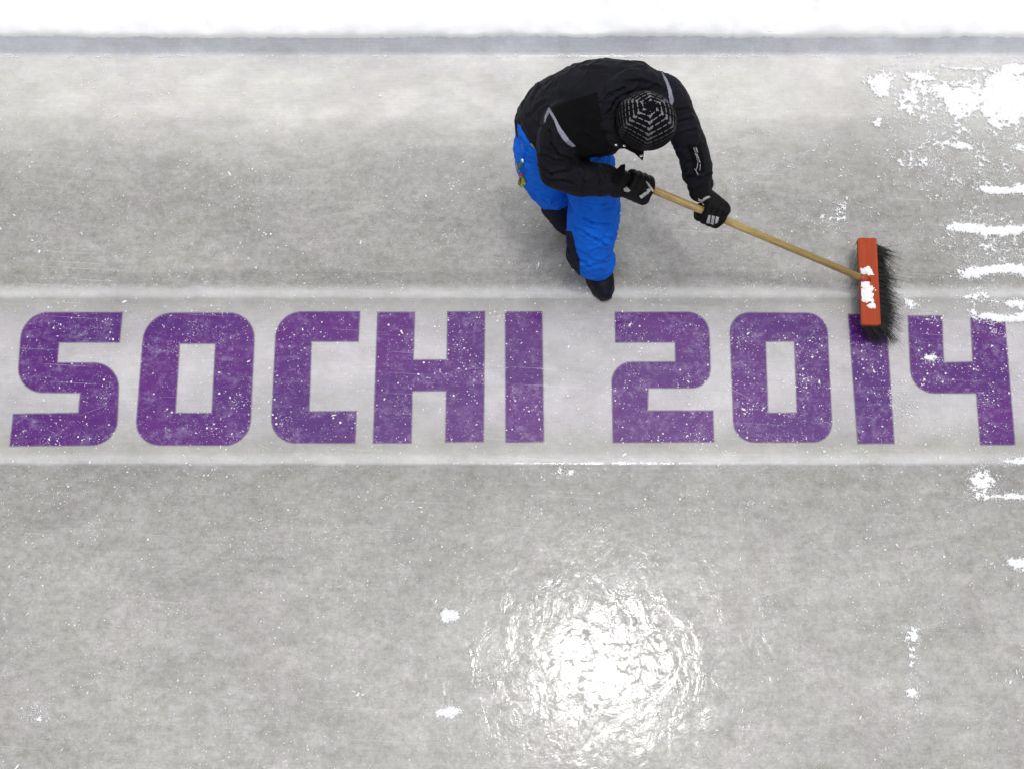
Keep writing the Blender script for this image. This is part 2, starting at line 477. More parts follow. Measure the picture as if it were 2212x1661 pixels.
fs = [(i * m_ + j, (i + 1) * m_ + j, (i + 1) * m_ + j + 1, i * m_ + j + 1) for i in range(len(xs) - 1) for j in range(m_ - 1)]
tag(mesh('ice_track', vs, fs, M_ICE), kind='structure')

# snow ground beyond the two walls, one sheet on each side out to the horizon
def bank(x, y):
    return .016 * fbm(Vector((x * 3, y * 3, 3.3)), 4) + .014 * fbm(Vector((x * 13, y * 13, 9)), 5)
vs, fs = [], []
def sheet(y_in, sgn, z_in):
    cols = [-60, -30, -15, -8, -5] + [-3.2 + i * .02 for i in range(321)] + [5, 8, 15, 30, 60]
    rows = [0, .004, .012] + [.02 + i * .02 for i in range(30)] + [.8, 1.2, 2, 4, 9, 20, 60]
    b = len(vs)
    for x in cols:
        lip = .006 * fbm(Vector((x * 3, 5.5, 0)), 4) + .005 * fbm(Vector((x * 33, 1.5, 0)), 3)
        for k, r in enumerate(rows):
            y = y_in + sgn * (r - .020 + lip * math.exp(-r / .2))
            rise = .035 * (1 - math.exp(-r / .02)) - (.02 if k == 0 else 0)
            vs.append((x, y, z_in + rise + bank(x, y) * min(1, r / .03)))
    m = len(rows)
    for i in range(len(cols) - 1):
        for j in range(m - 1):
            q = (b + i * m + j, b + (i + 1) * m + j, b + (i + 1) * m + j + 1, b + i * m + j + 1)
            fs.append(q if sgn > 0 else q[::-1])
sheet(wall_y, 1, wall_z - .01); sheet(pre[-1][0], -1, pre[-1][1] - .01)
tag(mesh('snow_ground', vs, fs, M_SNOW), kind='structure')

# ------------------------------------------------------------------ lettering
K = 1100 / 2212
def fillet(poly):
    out = []; n = len(poly)
    for i, c in enumerate(poly):
        if len(c) == 2: out.append((c[0], c[1])); continue
        p = Vector(c[:2]); a = Vector(poly[i - 1][:2]); b = Vector(poly[(i + 1) % n][:2]); r = c[2]
        da, db = (a - p).normalized(), (b - p).normalized()
        s_, e_ = p + da * r, p + db * r
        for k in range(13):
            t = k / 12
            # superelliptic-ish corner: cubic with 0.55 handles
            c1, c2 = s_ - da * r * .56, e_ - db * r * .56
            q = s_ * (1 - t) ** 3 + c1 * 3 * t * (1 - t) ** 2 + c2 * 3 * t * t * (1 - t) + e_ * t ** 3
            out.append((q.x, q.y))
    return out
def letter(x0, loops, label):
    W = []
    for lp in loops:
        pts = fillet(lp)
        W.append([P((x0 + a * K) * .69212, (900 + b * K) * .69212, 0) for a, b in pts])
    def offs(l, d):
        n_ = len(l); area = sum(l[i].x * l[(i + 1) % n_].y - l[(i + 1) % n_].x * l[i].y for i in range(n_))
        sg = 1 if area > 0 else -1; out = []
        for i in range(n_):
            a, p, b = l[i - 1], l[i], l[(i + 1) % n_]
            e1, e2 = (p - a), (b - p)
            if e1.length < 1e-6 or e2.length < 1e-6: out.append(p.copy()); continue
            e1.normalize(); e2.normalize()
            n1, n2 = Vector((e1.y, -e1.x, 0)) * sg, Vector((e2.y, -e2.x, 0)) * sg
            m_ = (n1 + n2); m_ = m_ / max(.3, m_.length_squared / 2)
            out.append(p + m_ * d)
        return out
    OUT = [offs(l, .005 * (1 if k == 0 else -1)) for k, l in enumerate(W)]
    W = [offs(l, -.008 * (1 if k == 0 else -1)) for k, l in enumerate(W)]
    flatv = [v for l in W for v in l] + [v for l in OUT for v in l]
    tris = geometry.tessellate_polygon(W)
    cen = Vector((sum(v.x for v in flatv) / len(flatv), sum(v.y for v in flatv) / len(flatv), 0))
    me = bpy.data.meshes.new('painted_letter')
    vv = [(v.x - cen.x, v.y - cen.y, .0) for v in flatv]
    ff = []
    for a, b, c in tris:
        A, B, D = Vector(vv[a]), Vector(vv[b]), Vector(vv[c])
        ff.append((a, b, c) if (B - A).cross(D - A).z > 0 else (a, c, b))
    half = len(vv) // 2; b0 = 0
    for l in W:
        n_ = len(l)
        for i in range(n_):
            a, b = b0 + i, b0 + (i + 1) % n_
            q = (a, b, half + b, half + a)
            A, B, D = Vector(vv[q[0]]), Vector(vv[q[1]]), Vector(vv[q[2]])
            ff.append(q if (B - A).cross(D - A).z > 0 else q[::-1])
        b0 += n_
    me.from_pydata(vv, [], ff); me.update()
    at = me.attributes.new('depth_in_ice', 'FLOAT', 'POINT')
    at.data.foreach_set('value', [1.0] * half + [0.0] * half)
    o = link('painted_letter', me, M_PAINT, None, False); o.location = (cen.x, cen.y, .0022)
    tag(o, label, 'painted letter', 'purple letters and numerals painted in a row under the ice')
    return o
A0, B0, C0 = 0, 1000, 2096
letter(A0, [[(771,151),(752,343),(372,343),(362,466),(754,466,165),(733,985,160),(60,991),(82,786),(490,778),(503,658),(103,655,165),(140,151,165)]], 'purple letter S painted under the ice, leftmost of the row')
letter(A0, [[(908,154,180),(1606,154,170),(1568,987,160),(843,985,160)], [(1130,350),(1350,350),(1328,780),(1103,780)]], 'purple letter O painted between the S and the C')
letter(A0, [[(1735,148,160),(2261,145),(2252,337),(1957,337),(1943,770),(2240,768),(2231,972),(1695,972,160)]], 'purple letter C painted between the O and the H')
letter(B0, [[(357,150),(595,149),(586,449),(792,447),(796,147),(1034,145),(1026,963),(783,966),(788,645),(579,647),(572,972),(329,972)]], 'purple letter H painted between the C and the I')
letter(B0, [[(1158,147),(1393,146),(1404,964),(1162,967)]], 'purple letter I painted beside the H, before the gap')
letter(B0, [[(1847,150),(2440,148,140),(2452,628,125),(2060,628),(2055,765),(2466,765),(2471,965),(1835,969),(1824,462,130),(2226,460),(2224,342),(1850,343)]], 'purple numeral 2 painted in the ice just below the boot')
letter(C0, [[(360,152,130),(975,155,130),(1014,967,130),(391,967,130)], [(592,338),(768,335),(785,778),(607,780)]], 'purple numeral 0 painted between the 2 and the 1')
letter(C0, [[(1106,163),(1347,163),(1399,974),(1166,976)]], 'purple numeral 1 partly hidden under the broom bristles')
letter(C0, [[(1481,172),(1698,172),(1710,465),(1888,460),(1873,172),(2090,172),(2157,983),(1936,983),(1910,660),(1503,660,150)]], 'purple numeral 4 painted at the right end of the row')

# ------------------------------------------------------------------ snow lying on the ice
def fb(x, y, f, s=0.0): return noise.fractal(Vector((x * f, y * f, s)), 1.0, 2.0, 5)
streaks = [  # x0, x1, y, half width, strength (photo px)
    (2025, 2120, 315, 9, 1.0), (2165, 2260, 318, 13, .9), (2080, 2260, 408, 10, 1.0), (2020, 2260, 496, 12, 1.15), (2040, 2260, 587, 13, 1.0),
    (2095, 2260, 652, 10, .7), (2075, 2260, 684, 11, 1.0), (2130, 2260, 992, 8, .9), (2095, 2260, 1077, 9, .75), (2150, 2260, 1216, 13, 1.1),
    (1995, 2150, 146, 5, .7), (2125, 2260, 150, 16, 1.2), (1940, 2040, 172, 9, .9)]
blobs = [  # x, y, rx, ry, strength
    (1905, 190, 28, 32, 1.05), (1960, 215, 34, 28, .92), (2035, 200, 50, 28, .95), (2170, 215, 50, 58, 1.75), (2080, 215, 54, 48, 1.05), (2040, 215, 150, 70, .52), (2210, 190, 50, 40, 1.2), (1985, 165, 40, 14, .8),
    (1895, 265, 12, 10, .9), (2120, 1040, 30, 28, .85), (2125, 1070, 22, 10, .8), (1965, 657, 16, 14, .8), (2115, 640, 30, 18, .7), (2165, 720, 26, 8, .4),
    (970, 1327, 19, 11, 1.5), (970, 1539, 19, 11, 1.5), (1971, 1372, 15, 20, .72), (1971, 1493, 15, 16, .78), (1971, 1425, 8, 30, .55), (1225, 1020, 24, 12, .75),
    (2060, 250, 80, 60, .45), (1990, 330, 60, 60, .42), (2110, 360, 90, 60, .40), (2130, 520, 90, 70, .36), (2010, 775, 14, 9, .8), (1950, 855, 30, 30, .3), (1810, 470, 30, 28, .42), (85, 1545, 30, 22, .42)]
def density(px, py, x, y):
    d = 0.0
    for (a, b, yy, hw, s) in streaks:
        yy = yy + 5 * math.sin(px * .03 + yy)
        if abs(py - yy) > hw * 3: continue
        e = min(1, max(0, (px - a) / 45)) * min(1, max(0, (b - px) / 30))
        d = max(d, s * e * math.exp(-((py - yy) / hw) ** 2))
    for (cx, cy, rx, ry, s) in blobs:
        q = ((px - cx) / rx) ** 2 + ((py - cy) / ry) ** 2
        if q < 6: d = max(d, s * math.exp(-q * .8))
    if d < .1: return 0
    return d + .34 * fb(x, y, 9, 2) + .42 * fb(x * .8, y, 42, 5) + .34 * fb(x, y, 130, 8)
def snow_region(px0, px1, py0, py1, vs, fs, st=.0032):
    a, b = P(px0, py1), P(px1, py0)
    nx, ny = int((b.x - a.x) / st), int((b.y - a.y) / st)
    D = {}
    for i in range(nx + 1):
        for j in range(ny + 1):
            x, y = a.x + i * st, a.y + j * st
            px, py = project(Vector((x, y, 0)))
            v = density(px, py, x, y)
            if v > .54: D[(i, j)] = v
    idx = {}
    def vert(i, j):
        k = (i, j)
        if k not in idx:
            v = max(0, D.get(k, .52) - .54)
            jx, jy = random.uniform(-.4, .4) * st, random.uniform(-.4, .4) * st
            z = .0045 + min(.011, .010 * v ** .8) + random.uniform(0, .0016) if v > 0 else .0044
            vs.append((a.x + i * st + jx, a.y + j * st + jy, z)); idx[k] = len(vs) - 1
        return idx[k]
    for (i, j) in list(D):
        for di, dj in ((0, 0), (-1, 0), (0, -1), (-1, -1)):
            q = [(i + di, j + dj), (i + di + 1, j + dj), (i + di + 1, j + dj + 1), (i + di, j + dj + 1)]
            if (i, j) != next(c for c in q if c in D): continue
            if sum(c in D for c in q) < 3: continue
            fs.append(tuple(vert(*c) for c in q))
vs, fs = [], []
snow_region(1860, 2270, 124, 1250, vs, fs)
for r in ((930, 1010, 1300, 1355), (930, 1010, 1512, 1570), (1940, 2005, 1340, 1520), (1185, 1265, 995, 1045), (1770, 1850, 430, 510), (40, 130, 1510, 1580)):
    snow_region(*r, vs, fs)
tag(mesh('loose_snow', vs, fs, M_SNOW), 'swept streaks and patches of loose white snow on the ice', 'snow', kind='stuff')

POWDER = []
def powder(px0, px1, py0, py1, tries):
    for _ in range(tries):
        px, py = random.uniform(px0, px1), random.uniform(py0, py1); p = P(px, py)
        v = density(px, py, p.x, p.y)
        if random.random() < min(1, max(0, v - .06) * 2.4) ** 1.5: POWDER.append((px, py))
powder(1860, 2230, 124, 1250, 190000)
for r in ((930, 1010, 1300, 1355), (930, 1010, 1512, 1570), (1940, 2005, 1340, 1520), (1185, 1265, 995, 1045), (1770, 1850, 430, 510), (40, 130, 1510, 1580)):
    powder(*r, int((r[1] - r[0]) * (r[3] - r[2]) * .3))
# ice chips and snow crumbs scattered everywhere
vs, fs = [], []
def chip(px, py, s, stretch=1.0, ang=None):
    c = P(px, py); a0 = random.uniform(0, PI) if ang is None else ang
    n = random.choice((4, 5, 6)); b = len(vs); ca, sa = math.cos(a0), math.sin(a0)
    for k in range(n):
        t = 2 * PI * (k + random.uniform(-.3, .3)) / n; r = s * random.uniform(.6, 1.15)
        u, v = r * math.cos(t) * stretch, r * math.sin(t)
        vs.append((c.x + u * ca - v * sa, c.y + u * sa + v * ca, .0042))
    vs.append((c.x + random.uniform(-.2, .2) * s, c.y + random.uniform(-.2, .2) * s, .0045 + s * random.uniform(.25, .7)))
    for k in range(n): fs.append((b + k, b + (k + 1) % n, b + n))
cnt = 0
while cnt < 17000:
    px = random.uniform(-20, 2240); py = random.uniform(105, 1665)
    p = P(px, py)
    d = .30 + .9 * max(0, fb(p.x, p.y, 1.3, 4)) + 1.0 * max(0, fb(p.x, p.y, 5, 7))
    if 640 < py < 1100: d += .22
    if px > 1750: d += .55 * min(1, (px - 1750) / 250) * (1 if py < 1000 else .35)
    if 360 > py: d -= .12
    if random.random() > d * .75: continue
    s = .0014 * math.exp(random.gauss(0, .6))
    if random.random() < .015: s *= 2.6
    st = 1.0
    if random.random() < .12: st = random.uniform(1.8, 3.2); s *= .7
    chip(px, py, min(s, .006), st)
    cnt += 1
for _ in range(190):               # clusters of crumbs, as dragged along by the broom
    cx, cy = random.uniform(0, 2212), random.uniform(130, 1600)
    if random.random() < .45: cx = random.uniform(1500, 2212); cy = random.uniform(250, 1000)
    for k in range(random.randint(8, 34)):
        chip(cx + random.gauss(0, 14), cy + random.gauss(0, 8), min(.0065, .0016 * math.exp(random.gauss(0, .6))), random.choice((1, 1, 1.8)))
for px, py in POWDER: chip(px, py, random.uniform(.0010, .0024))
for x in range(0, 2212, 1):       # crumbs caught along the foot of the wall
    if fb(x * .01, 0, 1.5, 3) > .12 and random.random() < .55: chip(x, random.uniform(119, 125) , random.uniform(.0015, .004), 1.5, 0)
tag(mesh('ice_chips', vs, fs, M_CHIP, None, False), 'tiny white ice chips and snow crumbs scattered over the track', 'ice chips', kind='stuff')

# ------------------------------------------------------------------ the sweeper
root_loc = P(1283, 560, 0)
person = empty('person', root_loc)
tag(person, 'person in black jacket, blue ski trousers and patterned beanie, bent over pushing a broom', 'person')

HEAD = P(1394, 262, 1.33)
u_ = Vector((.43, -.39, .81)).normalized(); f_ = Vector((.6, -.55, -.58)); f_ = (f_ - u_ * f_.dot(u_)).normalized(); s_ = u_.cross(f_)

J = dict(
    pel=P(1190, 292, .88), mid=P(1235, 245, 1.04), chest=P(1300, 228, 1.17), upper=P(1358, 218, 1.23), neck=P(1380, 240, 1.25),
    rsh=P(1225, 262, 1.20), relb=P(1205, 370, .98), rwr=P(1335, 392, .93),
    lsh=P(1435, 212, 1.20), lelb=P(1490, 305, 1.02), lwr=P(1512, 412, .76),
    rhip=P(1160, 310, .84), rknee=P(1190, 405, .46), rank=P(1222, 470, .12),
    lhip=P(1250, 310, .84), lknee=P(1281, 478, .48), lank=P(1287, 548, .11))

# handle line
H0 = P(1868, 604, .15)            # where the handle enters the block
H1 = P(1366, 392, .915)            # inside the right glove
haxis = (H1 - H0).normalized()
def on_handle(px):
    """point of the handle axis seen at photo column px"""
    best = None
    for i in range(2001):
        t = i / 2000; q = H0.lerp(H1, t); e = abs(project(q)[0] - px)
        if best is None or e < best[0]: best = (e, q)
    return best[1]

# body (mostly under the clothes)
b = MB()
b.tube([J['pel'], J['mid'] - Vector((0, 0, .05)), J['chest'] - Vector((0, 0, .07)), J['upper'] - Vector((0, 0, .05))], [(.11, .09), (.11, .09), (.12, .09), (.10, .08)])
b.tube([J['upper'], J['neck'], HEAD - u_ * .05], [.06, .055, .055])
b.ball(HEAD, (.074, .092, .108), (s_, f_, u_))
b.ball(HEAD - u_ * .06 + f_ * .035, (.05, .05, .05), (s_, f_, u_))                 # jaw
b.tube([HEAD + f_ * .085 + u_ * .01, HEAD + f_ * .112 - u_ * .025], [.008, .015])    # nose
for q in (-1, 1): b.ball(HEAD + s_ * q * .076 - u_ * .01, (.010, .02, .03), (s_, f_, u_))
b.tube([J['upper'] - Vector((0, 0, .05)), J['rsh'] - Vector((0, 0, .04)), J['relb'], J['rwr']], [.06, .05, .04, .028]); b.tube([J['upper'], J['lsh'], J['lelb'], J['lwr']], [.07, .06, .045, .03])
b.tube([J['pel'], J['rhip'], J['rknee'], J['rank']], [.11, .085, .055, .04]); b.tube([J['pel'], J['lhip'], J['lknee'], J['lank']], [.11, .085, .055, .04])
body = b.remesh('body', M_SKIN, person, .008, 4)
eyes = MB(); 
m_eye = flat('dark_eyes', (.02, .015, .01))
for q in (-1, 1): eyes = MB(); eyes.ball(HEAD + f_ * .085 + s_ * q * .032 + u_ * .005, .011); eyes.build('eye', m_eye, body)
mo = MB(); mo.tube([HEAD + f_ * .088 - u_ * .062 - s_ * .022, HEAD + f_ * .094 - u_ * .06, HEAD + f_ * .088 - u_ * .062 + s_ * .022], [.004, .006, .004]); mo.build('mouth', flat('lips', (.35, .12, .1)), body)
hr = MB(); hr.ball(HEAD - f_ * .02 + u_ * -.01, (.082, .085, .098), (s_, f_, u_)); hr.build('hair', M_HAIR, person)

# boots
def boot(heel, toe, ank, name='boot'):
    m = MB(); d = (toe - heel).normalized(); sd = Vector((-d.y, d.x, 0))
    L = (toe - heel).length
    def q(t, h): return Vector((heel.x, heel.y, 0)) + Vector((d.x, d.y, 0)) * (L * t) + Vector((0, 0, h))
    m.tube([q(.12, .07), q(.35, .07), q(.60, .068), q(.76, .06), q(.87, .052)], [(.052, .065), (.058, .065), (.066, .058), (.058, .048), (.036, .036)], sd)
    m.tube([q(.25, .09), ank + Vector((0, 0, .04)), ank + Vector((0, 0, .16))], [.062, .068, .07])
    o = m.remesh(name, M_BOOT, person, .007, 5, lambda c, n: .0025 * fbm(c * 22, 3))
    s = MB(); s.tube([q(.06, .016), q(.35, .016), q(.62, .016), q(.80, .016), q(.92, .016)], [(.050, .017), (.056, .017), (.069, .017), (.058, .017), (.034, .015)], sd); s.build('sole', M_SOLE, o)
    return o
boot(P(1270, 520, 0), P(1311, 657, 0), J['lank'])
boot(P(1208, 455, 0), P(1285, 535, 0), J['rank'])

# trousers
def folds(amp, f1=11, f2=30, axis=None):
    def d(c, n):
        q = Vector((c.x * 1.0, c.y * 1.0, c.z * 2.2))
        r = 1 - abs(noise.noise(q * f1)) * 2
        w_ = q * f1 * .8 + Vector((1, 1, 1)) * fbm(q * 5, 2) * .8
        return amp * (.7 * fbm(q * f1 * .6 + Vector((3, 1, 7)), 3) + 1.1 * max(0, r) ** 3 - 1.5 * max(0, 1 - abs(noise.noise(w_)) * 7) * .5 - .3 * abs(noise.noise(q * f2)))
    return d
def with_creases(base, segs):
    """sewn and bent cloth: a few sharp valleys with a soft ridge beside them, on top of the general folds"""
    S2 = []
    for pts, depth in segs:
        for a, b in zip(pts, pts[1:]): S2.append((a, b, depth))
    def d(c, n):
        v = base(c, n); x, y = project(c)
        if n.dot(cam_loc - c) < 0: return v
        for (ax, ay), (bx, by), dep in S2:
            dx, dy = bx - ax, by - ay; L2 = dx * dx + dy * dy
            t = max(0, min(1, ((x - ax) * dx + (y - ay) * dy) / L2))
            ex, ey = x - ax - t * dx, y - ay - t * dy; q = ex * ex + ey * ey
            if q > 400: continue
            sgn = (ex * dy - ey * dx)
            v -= dep * math.exp(-q / 9)
            v += dep * .7 * math.exp(-(math.sqrt(q) - 6.5) ** 2 / 14) * (1 if sgn > 0 else .35)
        return v
    return d
t = MB()
t.tube([P(1185, 285, .90), P(1190, 300, .84)], [(.14, .13), (.14, .13)], Vector((1, .3, 0)))
t.tube([P(1170, 290, .88), P(1168, 320, .80), P(1173, 368, .64), P(1190, 402, .48)], [.11, .117, .112, .098])
t.tube([P(1190, 402, .48), P(1200, 418, .38), P(1208, 430, .30)], [.096, .086, .078])
t.tube([P(1245, 290, .88), P(1262, 340, .76), P(1283, 420, .60), P(1281, 484, .46), P(1272, 540, .28), P(1289, 566, .15)], [.125, .122, .117, .116, .106, .088])
trousers = t.remesh('trousers', M_BLUE, person, .0055, 7, with_creases(folds(.0075, 8, 18), [([(1258, 472), (1280, 481), (1316, 485)], .011), ([(1243, 492), (1270, 506), (1308, 530)], .010), ([(1252, 440), (1275, 452)], .007), ([(1300, 455), (1328, 450)], .007), ([(1250, 562), (1272, 574), (1306, 566)], .009), ([(1262, 590), (1300, 583)], .006), ([(1150, 416), (1162, 428), (1182, 438)], .010), ([(1205, 395), (1225, 412)], .007), ([(1125, 300), (1140, 330)], .006), ([(1285, 520), (1318, 515)], .006)]))
# lower trouser legs: dark gaiter fabric
gt = MB(); gt.tube([P(1203, 442, .34), P(1214, 462, .22), P(1226, 478, .12)], [.076, .070, .066]); gt.remesh('gaiter', M_NAVY, person, .007, 4, folds(.005))

# jacket
b = MB(); sx = Vector((.45, 1, .2)).normalized()
b.tube([P(1190, 270, .885), P(1208, 258, .95), P(1245, 242, 1.07), P(1300, 228, 1.16), P(1358, 222, 1.20), P(1385, 235, 1.21)],
       [(.155, .160), (.180, .175), (.200, .17), (.195, .165), (.175, .14), (.13, .11)], sx)
b.tube([P(1250, 250, 1.15), P(1222, 268, 1.17), P(1205, 310, 1.08), P(1206, 368, .97)], [.10, .098, .088, .082])
b.tube([P(1206, 368, .97), P(1255, 384, .95), P(1296, 389, .93)], [.084, .080, .070]); b.tube([P(1290, 389, .93), P(1300, 390, .93), P(1308, 390.5, .93)], [.071, .071, .069])
b.tube([P(1345, 294, 1.10), P(1318, 294, 1.08), P(1280, 303, 1.02)], [.050, .080, .075])
b.tube([P(1390, 200, 1.19), P(1432, 208, 1.19), P(1465, 255, 1.12), P(1487, 300, 1.02)], [.10, .088, .075, .068])
b.tube([P(1487, 300, 1.02), P(1502, 345, .92), P(1506, 378, .84)], [.068, .067, .062])
b.tube([P(1506, 378, .84), P(1510, 405, .77)], [.052, .045])
jacket = b.remesh('jacket', M_JACKET, person, .0062, 6, with_creases(folds(.0048, 7, 15), [([(1186, 285), (1192, 312), (1208, 332), (1236, 346)], .011), ([(1172, 335), (1195, 345), (1220, 348)], .008), ([(1166, 362), (1190, 376), (1222, 372)], .010), ([(1190, 392), (1215, 390), (1236, 398)], .008), ([(1252, 372), (1262, 395), (1258, 414)], .007), ([(1292, 368), (1298, 392), (1294, 418)], .005), ([(1456, 240), (1482, 236)], .008), ([(1462, 266), (1492, 258)], .009), ([(1466, 290), (1500, 282)], .008), ([(1474, 318), (1498, 326)], .007), ([(1480, 350), (1505, 344)], .008), ([(1484, 380), (1512, 384), (1530, 378)], .010), ([(1150, 215), (1165, 190), (1190, 172)], .005), ([(1215, 140), (1260, 150), (1300, 148)], .004), ([(1160, 232), (1178, 220)], .006), ([(1140, 250), (1165, 275)], .005)]))

# hood lying on the shoulders
h = MB()
h.tube([P(1338, 308, 1.18), P(1316, 272, 1.24), P(1318, 218, 1.29), P(1352, 186, 1.31), P(1400, 180, 1.29), P(1436, 200, 1.24)], [.030, .044, .058, .060, .050, .03])
h.tube([P(1330, 200, 1.25), P(1302, 225, 1.23), P(1316, 270, 1.20)], [.065, .06, .05])
hood = h.remesh('hood', M_JACKET, jacket, .0065, 5, with_creases(folds(.007, 12, 30), [([(1290, 232), (1318, 205), (1350, 192)], .010), ([(1300, 262), (1318, 240), (1334, 215)], .009), ([(1345, 178), (1385, 176), (1420, 186)], .008), ([(1302, 285), (1322, 292)], .006)]))

# stand-up collar with a pointed flap and snaps
def prism(name, pts, thick, mat, parent):
    vs = [Vector(p) for p in pts]; n = len(vs)
    nrm = (vs[1] - vs[0]).cross(vs[2] - vs[0]).normalized() * thick
    v2 = vs + [v - nrm for v in vs]
    f = [tuple(range(n)), tuple(reversed(range(n, 2 * n)))] + [(i, n + i, n + (i + 1) % n, (i + 1) % n) for i in range(n)]
    return mesh(name, v2, f, mat, parent, False)
prism('collar_flap', [P(1328, 300, 1.20), P(1330, 322, 1.17), P(1350, 322, 1.18), P(1370, 332, 1.17), P(1388, 348, 1.14), P(1391, 322, 1.18), P(1385, 300, 1.22)], .012, M_JBLACK, jacket)
for px, py, hh in ((1331, 313, 1.205), (1348.5, 315, 1.20), (1385, 337, 1.175)):
    sn = MB(); sn.ball(P(px, py, hh + .004), (.007, .007, .004)); sn.build('snap_button', M_STEEL, jacket)

# sewn panels
JA = [jacket]
applique('side_panel', JA, [(1190, 232), (1290, 200), (1300, 260), (1330, 300), (1338, 322), (1290, 345), (1262, 352), (1238, 318), (1215, 285), (1200, 255)], M_JBLACK, jacket, .0015, 1.5)
applique('reflective_strip', JA, [(1186, 233), (1198, 252), (1211, 276), (1228, 300), (1243, 316), (1238, 318), (1226, 312), (1215, 300), (1205, 284), (1198, 262), (1187, 244), (1180, 258), (1176, 270), (1177, 254)], M_GREY, jacket, .003, 1.0)
applique('reflective_strip', JA, [(1428, 156), (1440, 172), (1450, 195), (1455, 218), (1450, 232), (1445, 218), (1443, 198), (1436, 176)], M_GREY, jacket, .003, 1.0)
applique('sleeve_pocket', JA, [(1484, 312), (1512, 315), (1520, 345), (1522, 372), (1498, 378), (1495, 345)], M_JBLACK, jacket, .002, 1.2)
pr = []
for (a, b_) in (((1498, 320), (1503, 330)), ((1502, 319), (1506, 329)), ((1504, 332), (1512, 352)), ((1501, 331), (1508, 350)), ((1507, 352), (1504, 366)), ((1512, 355), (1511, 368)), ((1500, 364), (1506, 374)), ((1504, 372), (1508, 379))):
    pr.append(stroke([a, ((a[0] + b_[0]) / 2 + .8, (a[1] + b_[1]) / 2), b_], 1.3))
applique('sleeve_print', JA, pr, M_PRINT, jacket, .004, .6)
for q in ([stroke([(1130, 206), (1124, 216), (1119, 231)], 1.3)], [stroke([(1147, 311), (1155, 320)], 1.4)]):
    applique('hem_print', JA, q, M_PRINT, jacket, .003, .6)
TR = [trousers]
applique('leg_panel', TR, [(1215, 500), (1234, 500), (1240, 520), (1245, 545), (1252, 560), (1252, 580), (1254, 604), (1240, 600), (1215, 560)], M_NAVY, trousers, .002, 1.0)
applique('trouser_print', TR, [stroke([(1111, 352), (1122, 374)], 1.4), stroke([(1115, 352), (1124, 372)], 1.2)], M_PRINT, trousers, .003, .6)

# beanie
bm_v, bm_f = [], []
pole = Vector((.06, .0, 1)).normalized()          # knitted crown
rt = s_.copy(); 
hat_q = pole.to_track_quat('Z', 'Y')
seg, rings = 48, 26
for i in range(rings + 1):
    th = math.radians(118) * i / rings
    for k in range(seg):
        a = 2 * PI * k / seg
        loc = s_ * (math.sin(th) * math.cos(a) * .108) + f_ * (math.sin(th) * math.sin(a) * .116) + u_ * (math.cos(th) * .128)
        loc = loc * (1 + .012 * fbm((HEAD + loc) * 16, 2))
        if i >= rings - 4: loc *= 1.025
        if i == rings: loc *= .93
        bm_v.append(HEAD + u_ * .008 + loc)
for i in range(rings):
    for k in range(seg):
        a = i * seg + k; b2 = i * seg + (k + 1) % seg; bm_f.append((a, a + seg, b2 + seg, b2))
inv = hat_q.to_matrix().to_4x4().inverted()
hl = [inv @ (v - HEAD) for v in bm_v]
me = bpy.data.meshes.new('beanie'); me.from_pydata([tuple(v) for v in hl], [], bm_f); me.update(); me.materials.append(M_BEANIE)
me.polygons.foreach_set('use_smooth', [True] * len(me.polygons))
hat = bpy.data.objects.new('beanie', me); C.objects.link(hat); hat.parent = person
hat.matrix_parent_inverse = Matrix.Translation(-root_loc)
hat.matrix_basis = Matrix.Translation(HEAD) @ hat_q.to_matrix().to_4x4()
hm = hat.modifiers.new('t', 'SOLIDIFY'); hm.thickness = .005; hm.offset = -1

# gloves: palm, four fingers and a thumb closed round the handle
def glove(wrist, grip, flip, top):
    """top: direction (roughly) in which the back of the hand faces"""
    a = haxis * flip                                    # towards the index finger
    w = wrist - grip; w = (w - a * w.dot(a)).normalized()      # from the grip towards the wrist
    nb = a.cross(w).normalized()
    if nb.dot(top) < 0: nb = -nb                        # back of the hand
    m = MB(); hr_ = .0178
    def ring(ang, r):                                   # ang 0 = back-of-hand side, increasing away from wrist and round underneath
        return nb * (r * math.cos(ang)) - w * (r * math.sin(ang))
    kn = []
    for i, (ln, rad) in enumerate(((1.0, .0155), (1.08, .0160), (1.02, .0155), (.9, .014))):
        off = a * (.044 - .0295 * i)
        c = grip + off
        R0 = hr_ + rad
        pts = [c + w * .030 + nb * (R0 + .010), c + ring(math.radians(5), R0 + .010), c + ring(math.radians(60), R0 + .007), c + ring(math.radians(115), R0 + .004),
               c + ring(math.radians(170), R0 + .002), c + ring(math.radians(170 + 55 * ln), R0)]
        m.tube(pts, [rad * 1.15, rad * 1.15, rad, rad * 1.04, rad * .95, rad * .85], a, 12, True, 4)
        kn.append(pts[0])
    # palm and heel of the hand
    for i in range(4):
        m.tube([wrist + (grip + a * (.044 - .0295 * i) - grip) * .6, grip + a * (.044 - .0295 * i) + w * .05 + nb * .022, kn[i]], [.030, .027, .021], a, 12, True, 4)
    m.tube([wrist + w * .035, wrist, wrist - w * .02], [(.050, .044), (.046, .040), (.046, .032)], a, 16)
    # thumb: leaves the side of the palm near its base and closes from below
    c = grip + a * .045
    R0 = hr_ + .017
    m.tube([grip + w * .045 + a * .03 + nb * .008, grip + a * .054 + w * .034, c + ring(math.radians(-70), R0), c + ring(math.radians(-120), R0), c + ring(math.radians(-165), R0)], [.022, .020, .0185, .0175, .015], a, 12, True, 4)
    return m.remesh('glove', M_GLOVE, person, .0034, 3, lambda c, n: .0010 * fbm(c * 60, 2))
gr = on_handle(1378); gl = on_handle(1532)
glove_r = glove(J['rwr'] + Vector((.01, 0, .0)), gr, -1, Vector((.2, -.4, .9)))
glove_l = glove(J['lwr'], gl, -1, Vector((.5, -.1, .8)))
